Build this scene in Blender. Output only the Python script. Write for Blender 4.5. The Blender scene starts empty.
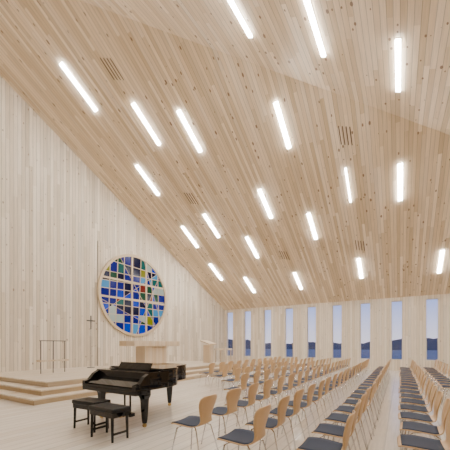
import bpy, bmesh, math, random
from mathutils import Vector, Matrix
random.seed(4)
S = bpy.context.scene
COL = S.collection

# ------------------------------------------------------------------ helpers
def link(o): COL.objects.link(o); return o
def obj_from_bm(name, bm, mats, smooth=False):
    me = bpy.data.meshes.new(name)
    bmesh.ops.recalc_face_normals(bm, faces=bm.faces[:])
    if smooth:
        for f in bm.faces: f.smooth = True
    bm.to_mesh(me); bm.free()
    for m in (mats if isinstance(mats, (list, tuple)) else [mats]): me.materials.append(m)
    return link(bpy.data.objects.new(name, me))
def bbox(bm, x0, x1, y0, y1, z0, z1, M=None):
    vs = [bm.verts.new(Vector(c) if M is None else M @ Vector(c)) for c in
          [(x0,y0,z0),(x1,y0,z0),(x1,y1,z0),(x0,y1,z0),(x0,y0,z1),(x1,y0,z1),(x1,y1,z1),(x0,y1,z1)]]
    for f in [(0,3,2,1),(4,5,6,7),(0,1,5,4),(1,2,6,5),(2,3,7,6),(3,0,4,7)]:
        bm.faces.new([vs[i] for i in f])
def prism(bm, pts, z0, z1, mi=0):
    lo = [bm.verts.new((p[0], p[1], z0)) for p in pts]
    hi = [bm.verts.new((p[0], p[1], z1)) for p in pts]
    fs = [bm.faces.new(lo[::-1]), bm.faces.new(hi)]
    n = len(pts)
    for i in range(n): fs.append(bm.faces.new([lo[i], lo[(i+1)%n], hi[(i+1)%n], hi[i]]))
    for f in fs: f.material_index = mi
def tube(bm, pts, radii, seg=8):
    rings = []
    for i, p in enumerate(pts):
        p = Vector(p)
        a = Vector(pts[max(i-1,0)]); b = Vector(pts[min(i+1,len(pts)-1)])
        d = (b-a).normalized()
        up = Vector((0,0,1)) if abs(d.z) < .9 else Vector((1,0,0))
        u = d.cross(up).normalized(); v = d.cross(u)
        rings.append([bm.verts.new(p + (u*math.cos(t)+v*math.sin(t))*radii[i]) for t in [2*math.pi*k/seg for k in range(seg)]])
    for a, b in zip(rings, rings[1:]):
        for k in range(seg): bm.faces.new([a[k], a[(k+1)%seg], b[(k+1)%seg], b[k]])
    bm.faces.new(rings[0][::-1]); bm.faces.new(rings[-1])
def bevel(o, w, seg=2):
    m = o.modifiers.new("bevel", 'BEVEL'); m.width = w; m.segments = seg; m.limit_method = 'ANGLE'
def parent(c, p): c.parent = p; return c
def top(o, label, cat, group=None):
    o["label"] = label; o["category"] = cat
    if group: o["group"] = group
    return o
def empty(name, loc, rz=0):
    e = bpy.data.objects.new(name, None); e.empty_display_size = .2
    e.location = loc; e.rotation_euler = (0,0,rz); return link(e)
def structure(o, label=None):
    o["kind"] = "structure"
    if label: o["label"] = label
    return o

# ------------------------------------------------------------------ materials
def pmat(name, col, rough=.5, metal=0, spec=.5, coat=0):
    m = bpy.data.materials.new(name); m.use_nodes = True
    b = m.node_tree.nodes["Principled BSDF"]
    b.inputs["Base Color"].default_value = (*col, 1); b.inputs["Roughness"].default_value = rough
    b.inputs["Metallic"].default_value = metal; b.inputs["Specular IOR Level"].default_value = spec
    b.inputs["Coat Weight"].default_value = coat
    nt = m.node_tree                       # faint procedural variation
    n = nt.nodes.new("ShaderNodeTexNoise"); n.inputs["Scale"].default_value = 30
    hv = nt.nodes.new("ShaderNodeHueSaturation"); hv.inputs["Color"].default_value = (*col, 1)
    mr = nt.nodes.new("ShaderNodeMapRange"); mr.inputs["To Min"].default_value = .93; mr.inputs["To Max"].default_value = 1.07
    nt.links.new(n.outputs["Fac"], mr.inputs["Value"]); nt.links.new(mr.outputs[0], hv.inputs["Value"])
    nt.links.new(hv.outputs[0], b.inputs["Base Color"])
    return m
def emat(name, col, s, basef=1.0, spec=.5):
    m = bpy.data.materials.new(name); m.use_nodes = True
    b = m.node_tree.nodes["Principled BSDF"]
    b.inputs["Base Color"].default_value = (*[c*basef for c in col], 1)
    b.inputs["Emission Color"].default_value = (*col, 1); b.inputs["Emission Strength"].default_value = s
    b.inputs["Roughness"].default_value = .15; b.inputs["Specular IOR Level"].default_value = spec
    return m
def planks(name, ac, al, width, col, tone=.10, knot=.6, gap=.8, length=3.6, rough=.55, ks=.17, streak=.25, spec=.3):
    m = bpy.data.materials.new(name); m.use_nodes = True
    nt = m.node_tree; N = nt.nodes; L = nt.links
    b = N["Principled BSDF"]; b.inputs["Roughness"].default_value = rough
    b.inputs["Specular IOR Level"].default_value = spec
    tc = N.new("ShaderNodeTexCoord"); sp = N.new("ShaderNodeSeparateXYZ"); L.new(tc.outputs["Object"], sp.inputs[0])
    A = sp.outputs[ac]; G = sp.outputs[al]
    def M(op, a, b_=None, c=None):
        n = N.new("ShaderNodeMath"); n.operation = op
        for i, v in enumerate((a, b_, c)):
            if v is None: continue
            if isinstance(v, (int, float)): n.inputs[i].default_value = v
            else: L.new(v, n.inputs[i])
        return n.outputs[0]
    def C(x, y, z):
        n = N.new("ShaderNodeCombineXYZ")
        for i, v in enumerate((x, y, z)):
            if isinstance(v, (int, float)): n.inputs[i].default_value = v
            else: L.new(v, n.inputs[i])
        return n.outputs[0]
    u = M('DIVIDE', A, width); iu = M('FLOOR', u); fu = M('FRACT', u)
    w1 = N.new("ShaderNodeTexWhiteNoise"); w1.noise_dimensions = '1D'; L.new(iu, w1.inputs["W"])
    lv = M('ADD', M('DIVIDE', G, length), M('MULTIPLY', w1.outputs["Value"], 7.3)); il = M('FLOOR', lv)
    w2 = N.new("ShaderNodeTexWhiteNoise"); w2.noise_dimensions = '2D'; L.new(C(iu, il, 0), w2.inputs["Vector"])
    r = w2.outputs["Value"]
    g = N.new("ShaderNodeTexNoise"); g.inputs["Scale"].default_value = 1; g.inputs["Detail"].default_value = 3
    L.new(C(M('MULTIPLY', A, 35), M('MULTIPLY', G, 1.6), M('MULTIPLY', r, 20)), g.inputs["Vector"])
    v = N.new("ShaderNodeTexVoronoi"); v.inputs["Scale"].default_value = 1
    L.new(C(M('MULTIPLY', A, 6), M('MULTIPLY', G, 3.2), 0), v.inputs["Vector"])
    sv = N.new("ShaderNodeSeparateColor"); L.new(v.outputs["Color"], sv.inputs[0])
    kn = M('LESS_THAN', v.outputs["Distance"], M('MULTIPLY', sv.outputs[0], ks))
    d = N.new("ShaderNodeTexNoise"); d.inputs["Scale"].default_value = .35
    val = M('ADD', 1 - tone, M('MULTIPLY', r, 2*tone))
    val = M('SUBTRACT', val, M('MULTIPLY', M('POWER', w2.outputs["Color"], 5), streak))
    val = M('MULTIPLY', val, M('ADD', .78, M('MULTIPLY', g.outputs["Fac"], .44)))
    val = M('MULTIPLY', val, M('ADD', .95, M('MULTIPLY', d.outputs["Fac"], .1)))
    isgap = M('LESS_THAN', fu, .10)
    val = M('MULTIPLY', val, M('SUBTRACT', 1, M('MULTIPLY', isgap, 1-gap)))
    hs = N.new("ShaderNodeHueSaturation"); hs.inputs["Color"].default_value = (*col, 1)
    L.new(val, hs.inputs["Value"])
    L.new(M('SUBTRACT', 1.2, M('MULTIPLY', r, .4)), hs.inputs["Saturation"])
    mx = N.new("ShaderNodeMix"); mx.data_type = 'RGBA'
    L.new(M('MULTIPLY', kn, knot), mx.inputs["Factor"]); L.new(hs.outputs[0], mx.inputs["A"])
    mx.inputs["B"].default_value = (.17, .09, .045, 1)
    L.new(mx.outputs["Result"], b.inputs["Base Color"])
    return m

M_ceil = planks("ceiling_pine", 0, 1, .12, (.79,.635,.455), tone=.18, knot=.85, gap=.58, ks=.2, length=2.8)
M_wallL = planks("side_wall_pine", 1, 2, .13, (.77,.68,.555), tone=.16, knot=.6, gap=.5, streak=.3, length=2.8)
M_wallB = planks("window_wall_pine", 0, 2, .13, (.81,.715,.585), tone=.10, knot=.4, gap=.7)
M_floor = planks("floor_boards", 0, 1, .20, (.83,.77,.69), tone=.05, knot=.15, gap=.76, rough=.2, ks=.1, streak=.08, spec=.6)
M_step = planks("platform_boards", 0, 1, .16, (.76,.66,.53), tone=.05, knot=.3, gap=.82, rough=.4, streak=.1)
M_riser_shaded = planks("riser_boards_shaded", 2, 1, .3, (.55,.44,.31), tone=.05, knot=.3, gap=.9, streak=.1)  # risers coloured darker than the treads to paint in shade contrast
M_wood = planks("pale_oak", 1, 0, .12, (.66,.53,.38), tone=.06, knot=.2, gap=.92, streak=.1)
M_lat = pmat("lattice_oak", (.62,.50,.34), .5)
M_shell = pmat("oak_shell", (.65,.445,.245), .38)
M_cush = pmat("slate_blue_fabric", (.036,.050,.088), .85)
M_chrome = pmat("chrome", (.65,.66,.68), .22, 1)
M_black = pmat("piano_black", (.002,.002,.003), .04, 0, .4, 0)
M_brass = pmat("brass", (.55,.38,.14), .3, 1)
M_leather = pmat("black_leather", (.006,.006,.007), .4, 0, .3)
M_steel = pmat("dark_steel", (.10,.10,.10), .4, 1)
M_white = pmat("white_frame", (.75,.72,.68), .5)
M_slot = pmat("vent_dark", (.10,.065,.04), .8)
M_lamp = emat("lamp_glow", (1,.965,.91), 74)
M_lampdim = emat("lamp_glow_dim", (1,.95,.86), 36)
M_hill = pmat("hill", (.055,.08,.105), .9)
M_ground = pmat("ground", (.22,.24,.24), .95)
M_glass = bpy.data.materials.new("window_glass"); M_glass.use_nodes = True
nt = M_glass.node_tree; nt.nodes.clear()
o_ = nt.nodes.new("ShaderNodeOutputMaterial"); mx = nt.nodes.new("ShaderNodeMixShader")
tr = nt.nodes.new("ShaderNodeBsdfTransparent"); gl = nt.nodes.new("ShaderNodeBsdfGlossy"); gl.inputs["Roughness"].default_value = .02
mx.inputs[0].default_value = .06
nt.links.new(tr.outputs[0], mx.inputs[1]); nt.links.new(gl.outputs[0], mx.inputs[2]); nt.links.new(mx.outputs[0], o_.inputs[0])

# ------------------------------------------------------------------ room shell
def zm(x, y): return 14.01 - .52*y
def zp(x, y): return 7.27 + .12*y - .446*x
def wx(y): return -13.128 + .0857*y
YB, YF, XR = 19.0, -6.0, 6.0
F1 = (wx(1.467), 1.467); F2 = (XR, 14.71)
def slab(name, pts, th, mat):
    bm = bmesh.new()
    lo = [bm.verts.new(p) for p in pts]; hi = [bm.verts.new(Vector(p)+Vector(th)) for p in pts]
    bm.faces.new(lo); bm.faces.new(hi[::-1]); n = len(pts)
    for i in range(n): bm.faces.new([lo[i], lo[(i+1)%n], hi[(i+1)%n], hi[i]])
    return obj_from_bm(name, bm, mat)
bm = bmesh.new()
def addslab(pts):
    lo = [bm.verts.new(p) for p in pts]; hi = [bm.verts.new(Vector(p)+Vector((0,0,.25))) for p in pts]
    bm.faces.new(lo); bm.faces.new(hi[::-1]); n = len(pts)
    for i in range(n): bm.faces.new([lo[i], lo[(i+1)%n], hi[(i+1)%n], hi[i]])
addslab([(F1[0],F1[1],zm(*F1)), (F2[0],F2[1],zm(*F2)), (XR,YB,zm(XR,YB)), (wx(YB),YB,zm(0,YB))])
addslab([(F1[0],F1[1],zm(*F1)), (F2[0],F2[1],zm(*F2)), (XR,YF,zp(XR,YF)), (wx(YF),YF,zp(wx(YF),YF))])
structure(obj_from_bm("ceiling", bm, M_ceil), "folded sloping ceiling clad in knotty pale pine boards")
structure(slab("floor", [(wx(YF),YF,0),(XR,YF,0),(XR,YB,0),(wx(YB),YB,0)], (0,0,-.2), M_floor), "white-oiled board floor")
structure(slab("wall_left", [(wx(YF),YF,0),(wx(YB),YB,0),(wx(YB),YB,4.13),(F1[0],F1[1],zm(*F1)),(wx(YF),YF,zp(wx(YF),YF))], (-.3,0,0), M_wallL), "tall wall of vertical whitewashed pine boards")
structure(slab("wall_right", [(XR,YF,0),(XR,YB,0),(XR,YB,4.13),(XR,F2[1],zm(*F2)),(XR,YF,zp(XR,YF))], (.3,0,0), M_wallL))
structure(slab("wall_front", [(wx(YF),YF,0),(XR,YF,0),(XR,YF,zp(XR,YF)),(wx(YF),YF,zp(wx(YF),YF))], (0,-.3,0), M_wallB))

wcs = [-11.05,-9.55,-7.98,-6.42,-4.92,-3.35,-1.76,-.15,1.48,3.1,4.7]
WW, Z0, Z1, TH = .54, .62, 3.93, .25
bm = bmesh.new()
bbox(bm, wx(YB), XR, YB, YB+TH, 0, Z0); bbox(bm, wx(YB), XR, YB, YB+TH, Z1, 4.13)
edges = [wx(YB)] + [e for c in wcs for e in (c-WW/2, c+WW/2)] + [XR]
for i in range(0, len(edges), 2): bbox(bm, edges[i], edges[i+1], YB, YB+TH, Z0, Z1)
structure(obj_from_bm("wall_back", bm, M_wallB), "pale pine wall pierced by tall slot windows")
for i, c in enumerate(wcs):
    bm = bmesh.new(); y0, y1 = YB+.12, YB+.17
    for a in (c-WW/2, c+WW/2-.025): bbox(bm, a, a+.025, y0, y1, Z0, Z1)
    for z in (Z0, Z1-.025): bbox(bm, c-WW/2+.025, c+WW/2-.025, y0, y1, z, z+.025)
    w = structure(obj_from_bm("window_%d" % (i+1), bm, M_white), "tall narrow slot window looking out at dusk")
    bm = bmesh.new(); bbox(bm, c-WW/2+.025, c+WW/2-.025, y0+.02, y0+.03, Z0+.025, Z1-.025)
    parent(obj_from_bm("glass_pane", bm, M_glass), w)

# raised panel round the rose window
W = Matrix(((.0854,0,.9963,0),(.9963,0,-.0854,0),(0,1,0,0),(0,0,0,1)))
def wallM(y, z): 
    m = W.copy(); m.translation = Vector((wx(y), y, z)); return m
bm = bmesh.new(); Mw = wallM(8.72, 0)
bbox(bm, 0, 6.6, .45, 6.42, 0, .05, Mw)
structure(obj_from_bm("trim_1", bm, M_wallL), "slightly raised panel of vertical boards")

# platform with three wrapped steps
bm = bmesh.new()
YE = 15.2
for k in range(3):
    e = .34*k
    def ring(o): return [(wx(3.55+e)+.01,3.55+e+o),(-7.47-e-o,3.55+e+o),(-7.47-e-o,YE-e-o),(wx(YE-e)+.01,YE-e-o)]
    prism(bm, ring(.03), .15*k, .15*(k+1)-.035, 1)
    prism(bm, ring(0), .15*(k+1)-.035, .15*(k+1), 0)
pf = obj_from_bm("altar_platform", bm, [M_step, M_riser_shaded])
top(pf, "pale board platform with three low steps along its edge", "platform")

# ------------------------------------------------------------------ lamps
DIF, FRM = {}, {}
def lamp(x, y, fn, L=1.55, wd=.14, mat=M_lamp):
    if fn is zm: dx, dy = 0, -.52
    else: dx, dy = -.446, .12
    yv = Vector((0,1,dy)).normalized(); n = Vector((-dx,-dy,1)).normalized(); xv = yv.cross(n)
    key = (L, wd)
    if key not in FRM:
        bm = bmesh.new(); h = .012; t = .015
        for s in (-1,1):
            a = s*(wd/2+t/2); bbox(bm, a-t/2, a+t/2, -L/2-t, L/2+t, -h, 0)
            b2 = s*(L/2+t/2); bbox(bm, -wd/2, wd/2, b2-t/2, b2+t/2, -h, 0)
        o = obj_from_bm("ceiling_light", bm, M_white)
        bm = bmesh.new(); bbox(bm, -wd/2, wd/2, -L/2, L/2, -.042, -.004)
        d = obj_from_bm("diffuser", bm, mat); FRM[key] = o; DIF[key] = d
        parent(d, o)
    else:
        o = link(FRM[key].copy()); d = link(DIF[key].copy()); d.parent = o
    o.matrix_world = Matrix(((xv.x,yv.x,n.x,x),(xv.y,yv.y,n.y,y),(xv.z,yv.z,n.z,fn(x,y)),(0,0,0,1)))
    top(o, "slim glowing white strip light set in the pine ceiling" if wd > .1 else "very thin dimmer strip light in the pine ceiling", "ceiling light", "strip lights in the sloping ceiling")
for x, y in [(-9.92,6.27),(-8.28,7.96),(-6.77,8.69),(-3.46,9.61),(-9.92,9.60),(-9.9,12.70),(-8.27,12.40),(-5.14,12.04),
             (.01,12.57),(-3.47,13.59),(-6.78,14.09),(-9.9,15.33),(-8.25,16.75),(-5.15,16.88),(-1.77,16.51),(1.62,16.71),(3.3,16.6)]:  # last one is out of view, added for fill
    lamp(x, y, zm, 1.52)
lamp(-1.73, 12.18, zm, 1.5, .06, M_lampdim)
for x, y in [(-3.36,6.0),(-1.68,6.85),(-.03,8.3)]: lamp(x, y, zp, 1.8, .105)
for x, y in [(-9.9,1.0),(-6.77,2.4),(0,3.2),(1.62,5.2),(-4.9,-1.5),(-1.7,0),(3.3,8.5),(-9.9,-2.5)]: lamp(x, y, zp)  # unseen fixtures added outside the view as fill light

# air slots
vent0 = None
for x, y in [(-8.24,6.35),(-1.56,10.5),(-8.4,10.86),(-1.6,15.06),(-5.27,14.9)]:
    if vent0 is None:
        bm = bmesh.new()
        for k in range(4): bbox(bm, -.2+.11*k, -.2+.11*k+.03, -.36+.05*k, .26+.05*k, -.008, 0)
        o = vent0 = obj_from_bm("air_vent", bm, M_slot)
    else: o = link(vent0.copy())
    yv = Vector((0,1,-.52)).normalized(); n = Vector((0,.52,1)).normalized(); xv = yv.cross(n)
    o.matrix_world = Matrix(((xv.x,yv.x,n.x,x),(xv.y,yv.y,n.y,y),(xv.z,yv.z,n.z,zm(x,y)),(0,0,0,1)))
    top(o, "cluster of narrow dark ventilation slots between ceiling boards", "vent", "ventilation slots in the ceiling")

# ------------------------------------------------------------------ round stained glass window
R = 2.1; MW = wallM(10.84, 4.08); MW.translation += Vector((.9963,-.0854,0))*.05
rose = empty("stained_glass_window", (0,0,0)); rose.matrix_world = MW
top(rose, "large round stained glass window in blue, green and gold", "window")
bm = bmesh.new(); n = 72; prof = [(R-.06,0),(R-.06,.10),(R+.07,.10),(R+.07,0)]
rings = [[bm.verts.new((r*math.cos(2*math.pi*k/n), r*math.sin(2*math.pi*k/n), z)) for r, z in prof] for k in range(n)]
for k in range(n):
    a, b = rings[k], rings[(k+1)%n]
    for j in range(4): bm.faces.new([a[j], a[(j+1)%4], b[(j+1)%4], b[j]])
parent(obj_from_bm("rim", bm, M_lat), rose)
pal = [((.004,.016,.40),.40),((.002,.006,.08),.35),((.005,.07,.75),.55),((.08,.36,.70),.7),((.005,.11,.05),.5),((.34,.34,.02),.6),((.55,.62,.52),.7),((.015,.20,.18),.45),((.35,.03,.02),.5)]
pm = [emat("stained_glass_%d" % i, c, s, .08, .15) for i, (c, s) in enumerate(pal)]  # panes glow by emission, standing in for light from behind
bm = bmesh.new()
bm.faces.new([bm.verts.new(((R-.05)*math.cos(2*math.pi*k/n), (R-.05)*math.sin(2*math.pi*k/n), .02)) for k in range(n)])
cuts = []
for c in (-1.55,-1.15,-.72,-.25,.25,.68,1.12,1.55): cuts.append((c,0,1,random.uniform(-.05,.05)))
for c in (-1.5,-1.05,-.6,-.2,.22,.62,1.05,1.5): cuts.append((0,c,random.uniform(-.05,.05),1))
for a, k in ((.6,.25),(2.2,.3),(1.2,-1.1),(2.7,-.9),(.35,1.2)): cuts.append((k*math.cos(a),k*math.sin(a),math.cos(a),math.sin(a)))
for px_, py_, nx, ny in cuts:
    bmesh.ops.bisect_plane(bm, geom=bm.verts[:]+bm.edges[:]+bm.faces[:], plane_co=(px_,py_,0), plane_no=(nx,ny,0))
bars = [(e.verts[0].co.copy(), e.verts[1].co.copy()) for e in bm.edges if len(e.link_faces) == 2]
wts = [8,5,6,2.5,2.2,1.4,1.6,2,.35]
for f in bm.faces: f.material_index = random.choices(range(len(pal)), wts)[0]
me = bpy.data.meshes.new("glass_panes"); bm.to_mesh(me); bm.free()
for m in pm: me.materials.append(m)
g = link(bpy.data.objects.new("glass_panes", me)); parent(g, rose)
bm = bmesh.new()
for a, b in bars:
    if (b-a).length < .03: continue
    d = (b-a).normalized(); s = Vector((-d.y, d.x, 0))
    w_ = .016 if max(abs(d.x),abs(d.y)) > .97 else .007
    mm = Matrix(((d.x,s.x,0,a.x),(d.y,s.y,0,a.y),(0,0,1,.02),(0,0,0,1)))
    bbox(bm, 0, (b-a).length, -w_, w_, 0, .03, mm)
for c in (-.25,.68):   # heavier timber cross bars
    h = math.sqrt((R-.06)**2-c*c)
    bbox(bm, c-.045, c+.045, -h, h, .02, .075)
    bbox(bm, -h, h, c-.045, c+.045, .02, .07)
parent(obj_from_bm("lattice", bm, M_lat), rose)

# ------------------------------------------------------------------ altar furniture
PZ = .45
al = empty("altar", (-9.3, 9.2, PZ)); top(al, "long pale wooden altar table with thick overhanging top", "altar")
bm = bmesh.new(); bbox(bm, -.45, .45, -1.35, 1.35, .95, 1.17); o = obj_from_bm("table_top", bm, M_wood); bevel(o,.01); parent(o, al)
bm = bmesh.new(); bbox(bm, -.28, .28, -.65, .65, 0, .95); o = obj_from_bm("base", bm, M_wood); bevel(o,.01); parent(o, al)

le = empty("lectern", (-9.3, 13.6, PZ)); top(le, "small pale wooden lectern with slanted reading top", "lectern")
bm = bmesh.new(); prism(bm, [(-.22,-.2),(.22,-.2),(.16,.2),(-.16,.2)], 0, 1.0); parent(obj_from_bm("pedestal", bm, M_wood), le)
bm = bmesh.new(); bbox(bm, -.32,.32,-.4,.4,-.03,.03, Matrix.Translation((0,0,1.14)) @ Matrix.Rotation(math.radians(18),4,'Y')); parent(obj_from_bm("reading_top", bm, M_wood), le)

tb = empty("side_table", (-8.9, 14.3, PZ)); top(tb, "low pale wooden side table standing on the platform", "table")
bm = bmesh.new(); bbox(bm, -.4,.4,-.35,.35,.72,.8); o=obj_from_bm("table_top", bm, M_wood); parent(o, tb)
tb.location = (-8.75, 14.3, PZ)
for sx in (-.34,.34):
    for sy in (-.29,.29):
        bm = bmesh.new(); bbox(bm, sx-.03,sx+.03,sy-.03,sy+.03,0,.72); parent(obj_from_bm("leg", bm, M_wood), tb)

cr = empty("standing_cross", (-11.75, 7.95, PZ)); top(cr, "slender metal cross on a tall pole and round foot", "cross")
bm = bmesh.new(); tube(bm, [(0,0,0),(0,0,.02),(0,0,.03)], [.16,.16,.02], 20); parent(obj_from_bm("foot", bm, M_steel), cr)
bm = bmesh.new(); tube(bm, [(0,0,.02),(0,0,1.75)], [.012,.012]); parent(obj_from_bm("pole", bm, M_steel), cr)
bm = bmesh.new(); bbox(bm,-.012,.012,-.022,.022,1.7,2.3); bbox(bm,-.012,.012,-.2,.2,2.05,2.10); parent(obj_from_bm("cross", bm, M_steel), cr)

cs = empty("handrail", (-10.7, 5.75, PZ)); top(cs, "slim steel handrail with pale wooden shelf on the platform", "handrail")
bm = bmesh.new(); bbox(bm,-.14,.14,-.5,.5,.42,.47); parent(obj_from_bm("shelf", bm, M_wood), cs)
for sy in (-.42,.0,.42):
    bm = bmesh.new(); tube(bm, [(0,sy,0),(0,sy,1.15)], [.016,.016], 6); parent(obj_from_bm("post", bm, M_steel), cs)
bm = bmesh.new(); tube(bm, [(0,-.46,1.15),(0,.46,1.15)], [.015,.015], 6); parent(obj_from_bm("rail", bm, M_steel), cs)

# ------------------------------------------------------------------ grand piano
pn = empty("grand_piano", (-5.22, 3.35, 0), math.radians(-1)); top(pn, "glossy black grand piano with closed lid and raised music desk", "piano")
def bez(p0,p1,p2,p3,n):
    return [tuple((1-t)**3*a+3*(1-t)**2*t*b+3*(1-t)*t*t*c+t**3*d for a,b,c,d in zip(p0,p1,p2,p3)) for t in [i/n for i in range(n+1)]]
side = bez((1.5,.75),(1.5,1.35),(1.05,1.25),(.98,1.65),10) + bez((.98,1.65),(.95,2.1),(.75,2.2),(.5,2.2),8)[1:] + bez((.5,2.2),(.2,2.2),(0,2.1),(0,1.9),6)[1:]
rim = [(0,.30),(1.5,.30)] + side
bm = bmesh.new(); prism(bm, rim, .66, .97); o = obj_from_bm("case", bm, M_black); bevel(o,.008); parent(o, pn)
def off(p, k=.02):
    cx, cy = .7, 1.1; v = Vector((p[0]-cx, p[1]-cy)); v = v*(1+k/ v.length); return (v.x+cx, v.y+cy)
lidp = [off(p) for p in [(0,.62),(1.5,.62)]+side]
bm = bmesh.new(); prism(bm, lidp, .975, .995); o = obj_from_bm("lid", bm, M_black); bevel(o,.006); parent(o, pn)
bm = bmesh.new(); bbox(bm, -.01,1.51,.63,1.0,.997,1.015); o = obj_from_bm("front_flap", bm, M_black); bevel(o,.005); parent(o, pn)
bm = bmesh.new(); bbox(bm, 0,1.5,0,.32,.60,.68); o = obj_from_bm("keybed", bm, M_black); bevel(o,.01); parent(o, pn)
for x0 in (0,1.41):
    bm = bmesh.new()
    lo = [(x0,0,.68),(x0,.30,.68),(x0,.30,.95),(x0,.2,.9),(x0,.1,.79),(x0,0,.77)]
    a = [bm.verts.new(v) for v in lo]; b = [bm.verts.new((v[0]+.09,v[1],v[2])) for v in lo]
    bm.faces.new(a); bm.faces.new(b[::-1])
    for i in range(6): bm.faces.new([a[i],a[(i+1)%6],b[(i+1)%6],b[i]])
    o = obj_from_bm("key_arm", bm, M_black); parent(o, pn)
bm = bmesh.new(); bbox(bm, .09,1.41,-.0,.03,.68,.72); bbox(bm, .09,1.41,0,.29,0,.02, Matrix.Translation((0,.03,.72)) @ Matrix.Rotation(math.radians(22),4,'X'))
parent(obj_from_bm("fallboard", bm, M_black), pn)
bm = bmesh.new(); bbox(bm, .3,1.2,0,.015,0,.15, Matrix.Translation((0,.58,.975)) @ Matrix.Rotation(math.radians(-30),4,'X'))
parent(obj_from_bm("music_desk", bm, M_black), pn)
for lx, ly in [(.14,.32),(1.36,.32),(.48,1.9)]:
    bm = bmesh.new()
    for (z0,h0),(z1,h1) in zip([(.07,.028),(.14,.035),(.5,.055),(.56,.075)],[(.14,.035),(.5,.055),(.56,.075),(.66,.075)]):
        a = [bm.verts.new((lx+sx*h0, ly+sy*h0, z0)) for sx,sy in [(-1,-1),(1,-1),(1,1),(-1,1)]]
        b = [bm.verts.new((lx+sx*h1, ly+sy*h1, z1)) for sx,sy in [(-1,-1),(1,-1),(1,1),(-1,1)]]
        for i in range(4): bm.faces.new([a[i],a[(i+1)%4],b[(i+1)%4],b[i]])
        bm.faces.new(a); bm.faces.new(b)
    lg = obj_from_bm("leg", bm, M_black); parent(lg, pn)
    bm = bmesh.new(); tube(bm, [(lx-.02,ly,.035),(lx+.02,ly,.035)], [.035,.035], 14); bbox(bm, lx-.008,lx+.008,ly-.02,ly+.02,.035,.075)
    c = obj_from_bm("caster", bm, M_brass); c.parent = lg
ly = empty("pedal_lyre", (0,0,0)); parent(ly, pn)
bm = bmesh.new()
for x in (.67,.83): tube(bm, [(x,.45,.66),(x,.45,.15)], [.018,.018])
bbox(bm, .6,.9,.38,.5,.10,.16); o = obj_from_bm("lyre_frame", bm, M_black); o.parent = ly
for x in (.68,.75,.82):
    bm = bmesh.new(); bbox(bm, x-.015,x+.015,.22,.38,.115,.125); o = obj_from_bm("pedal", bm, M_brass); o.parent = ly

def bench(x, y, rz):
    e = empty("piano_bench", (x,y,0), rz); top(e, "black adjustable piano bench with padded leather seat", "bench", "benches in front of the piano")
    bm = bmesh.new(); bbox(bm,-.3,.3,-.17,.17,.43,.50); o = obj_from_bm("seat_cushion", bm, M_leather); bevel(o,.02,3); parent(o,e)
    bm = bmesh.new(); bbox(bm,-.28,.28,-.155,.155,.36,.43); o = obj_from_bm("apron", bm, M_black); parent(o,e)
    for sx in (-1,1):
        for sy in (-1,1):
            bm = bmesh.new()
            tube(bm, [(sx*.25,sy*.13,.36),(sx*.26,sy*.135,.0)], [.03,.022], 4); parent(obj_from_bm("leg", bm, M_black), e)
    for sx in (-1,1):
        bm = bmesh.new(); tube(bm, [(sx*.28,0,.395),(sx*.34,0,.395)], [.028,.028], 14); parent(obj_from_bm("adjusting_knob", bm, M_black), e)
        bm = bmesh.new(); bbox(bm, sx*.255-.01, sx*.255+.01, -.12,.12,.1,.13); parent(obj_from_bm("stretcher", bm, M_black), e)
bench(-4.60, 3.12, .05); bench(-3.90, 2.96, -.03)

# ------------------------------------------------------------------ chairs (face -X)
P = [(-.235,.425),(-.215,.447),(-.12,.455),(0,.448),(.10,.440),(.165,.452),(.195,.49),(.210,.56),(.225,.64),(.245,.73),(.262,.80),(.268,.83)]
HW = [.15,.20,.225,.228,.215,.175,.135,.13,.165,.20,.19,.12]
def smoothlist(P, HW, sub=2):
    pts = []
    n = len(P)
    for i in range(n-1):
        for s in range(sub):
            t = s/sub
            def cr_(g):
                p0,p1,p2,p3 = g(max(i-1,0)),g(i),g(i+1),g(min(i+2,n-1))
                return .5*((2*p1)+(-p0+p2)*t+(2*p0-5*p1+4*p2-p3)*t*t+(-p0+3*p1-3*p2+p3)*t**3)
            pts.append((cr_(lambda k:P[k][0]), cr_(lambda k:P[k][1]), cr_(lambda k:HW[k])))
    pts.append((P[-1][0],P[-1][1],HW[-1])); return pts
prof = smoothlist(P, HW)
def shell(bm, prof, nx, curve, dz=0, shrink=0):
    grid = []
    for i, (x, z, h) in enumerate(prof):
        row = []
        for j in range(nx+1):
            s = -1+2*j/nx
            k = min(1, max(0, (z-.45)/.15))
            row.append(bm.verts.new((x - curve*k*s*s*(1) , s*(h-shrink), z + dz + .012*(1-k)*s*s)))
        grid.append(row)
    for a, b in zip(grid, grid[1:]):
        for j in range(nx): bm.faces.new([a[j],a[j+1],b[j+1],b[j]])
bm = bmesh.new(); shell(bm, prof, 8, .03)
bmesh.ops.recalc_face_normals(bm, faces=bm.faces[:]); bmesh.ops.solidify(bm, geom=bm.faces[:], thickness=.011)
ch = empty("chair", (0,0,0)); top(ch, "", "chair", "rows of chairs facing the altar")
parts = [parent(obj_from_bm("shell", bm, M_shell, True), ch)]
bm = bmesh.new(); cp = [p for p in prof if -.225 < p[0] < .15 and p[1] < .46]
shell(bm, cp, 8, 0, .018, .02)
bmesh.ops.recalc_face_normals(bm, faces=bm.faces[:]); bmesh.ops.solidify(bm, geom=bm.faces[:], thickness=.016)
parts.append(parent(obj_from_bm("seat_cushion", bm, M_cush, True), ch))
for sx, sy in [(-1,-1),(-1,1),(1,-1),(1,1)]:
    bm = bmesh.new()
    tube(bm, [(0,sy*.03,.425),(sx*.11,sy*.13,.425),(sx*.145,sy*.165,.405),(sx*.21 if sx<0 else .25,sy*.225,0)], [.008,.008,.009,.008], 8)
    parts.append(parent(obj_from_bm("leg", bm, M_chrome, True), ch))
spots = []
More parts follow.
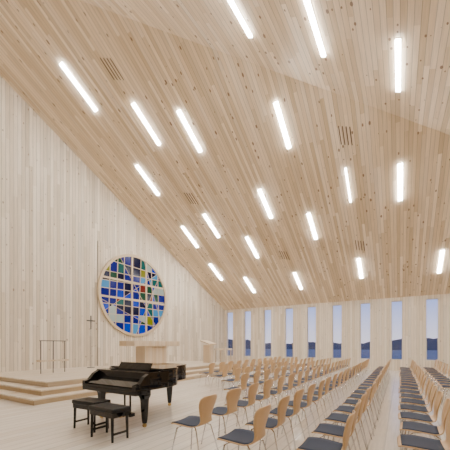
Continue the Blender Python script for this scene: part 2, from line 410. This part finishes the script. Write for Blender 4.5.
def row(x, y0, y1, dy=.66):
    y = y0
    while y < y1: spots.append((x, y)); y += dy
row(-2.28, 3.0, 15.2)
row(-1.43, 2.75, 15.2)
row(-.62, 2.9, 15.2, .62)
row(.23, 2.9, 15.2, .62)
row(1.08, 8.5, 15.2)
row(-3.15, 5.7, 15.2); row(-4.02, 7.0, 15.2); row(-4.9, 7.8, 15.2); row(-5.8, 8.4, 15.2)
for i, (x, y) in enumerate(spots):
    if i == 0: c = ch
    else:
        c = link(ch.copy())
        for p in parts:
            q = link(p.copy()); q.parent = c
    c["label"] = "oak shell chair with slate blue seat and chrome legs"
    c.location = (x+random.uniform(-.015,.015), y+random.uniform(-.015,.015), 0)
    c.rotation_euler = (0,0,random.uniform(-.04,.04))

# ------------------------------------------------------------------ outside
bm = bmesh.new(); bbox(bm, -400, 400, YB+.6, 400, -3.2, -3); o = obj_from_bm("ground", bm, M_ground); top(o, "dark grassy ground outside the windows", "ground"); o["kind"] = "structure"
bm = bmesh.new(); pr = None
for i in range(321):
    x = -480+i*2.5; h = 6+2.5*math.sin(x*.021)+1.6*math.sin(x*.07+1)+.8*math.sin(x*.19)+random.uniform(-.5,.5)
    a, b = bm.verts.new((x,300,-3)), bm.verts.new((x,310+4*math.sin(x*.1),h)); c = bm.verts.new((x,360,-3))
    if pr: bm.faces.new([pr[0],a,b,pr[1]]); bm.faces.new([pr[1],b,c,pr[2]])
    pr = (a,b,c)
o = obj_from_bm("hill", bm, M_hill, True); top(o, "dark blue wooded hills on the horizon at dusk", "hill")

w = bpy.data.worlds.new("dusk"); S.world = w; w.use_nodes = True
nt = w.node_tree; bg = nt.nodes["Background"]
tc = nt.nodes.new("ShaderNodeTexCoord"); sp = nt.nodes.new("ShaderNodeSeparateXYZ"); cr = nt.nodes.new("ShaderNodeValToRGB")
nt.links.new(tc.outputs["Generated"], sp.inputs[0]); nt.links.new(sp.outputs["Z"], cr.inputs[0]); nt.links.new(cr.outputs[0], bg.inputs[0])
e = cr.color_ramp.elements; e[0].position = 0; e[0].color = (.64,.60,.70,1); e[1].position = .5; e[1].color = (.12,.20,.55,1)
m_ = e.new(.12); m_.color = (.31,.38,.72,1)
bg.inputs[1].default_value = 2.0

# ------------------------------------------------------------------ camera
cd = bpy.data.cameras.new("camera"); cam = link(bpy.data.objects.new("camera", cd))
cd.sensor_width = 36; cd.lens = 36*290/450; cd.shift_y = 120/450; cd.clip_end = 1000
cam.location = (0,0,1.45); cam.rotation_euler = (math.radians(90), 0, math.radians(31.1))
S.camera = cam
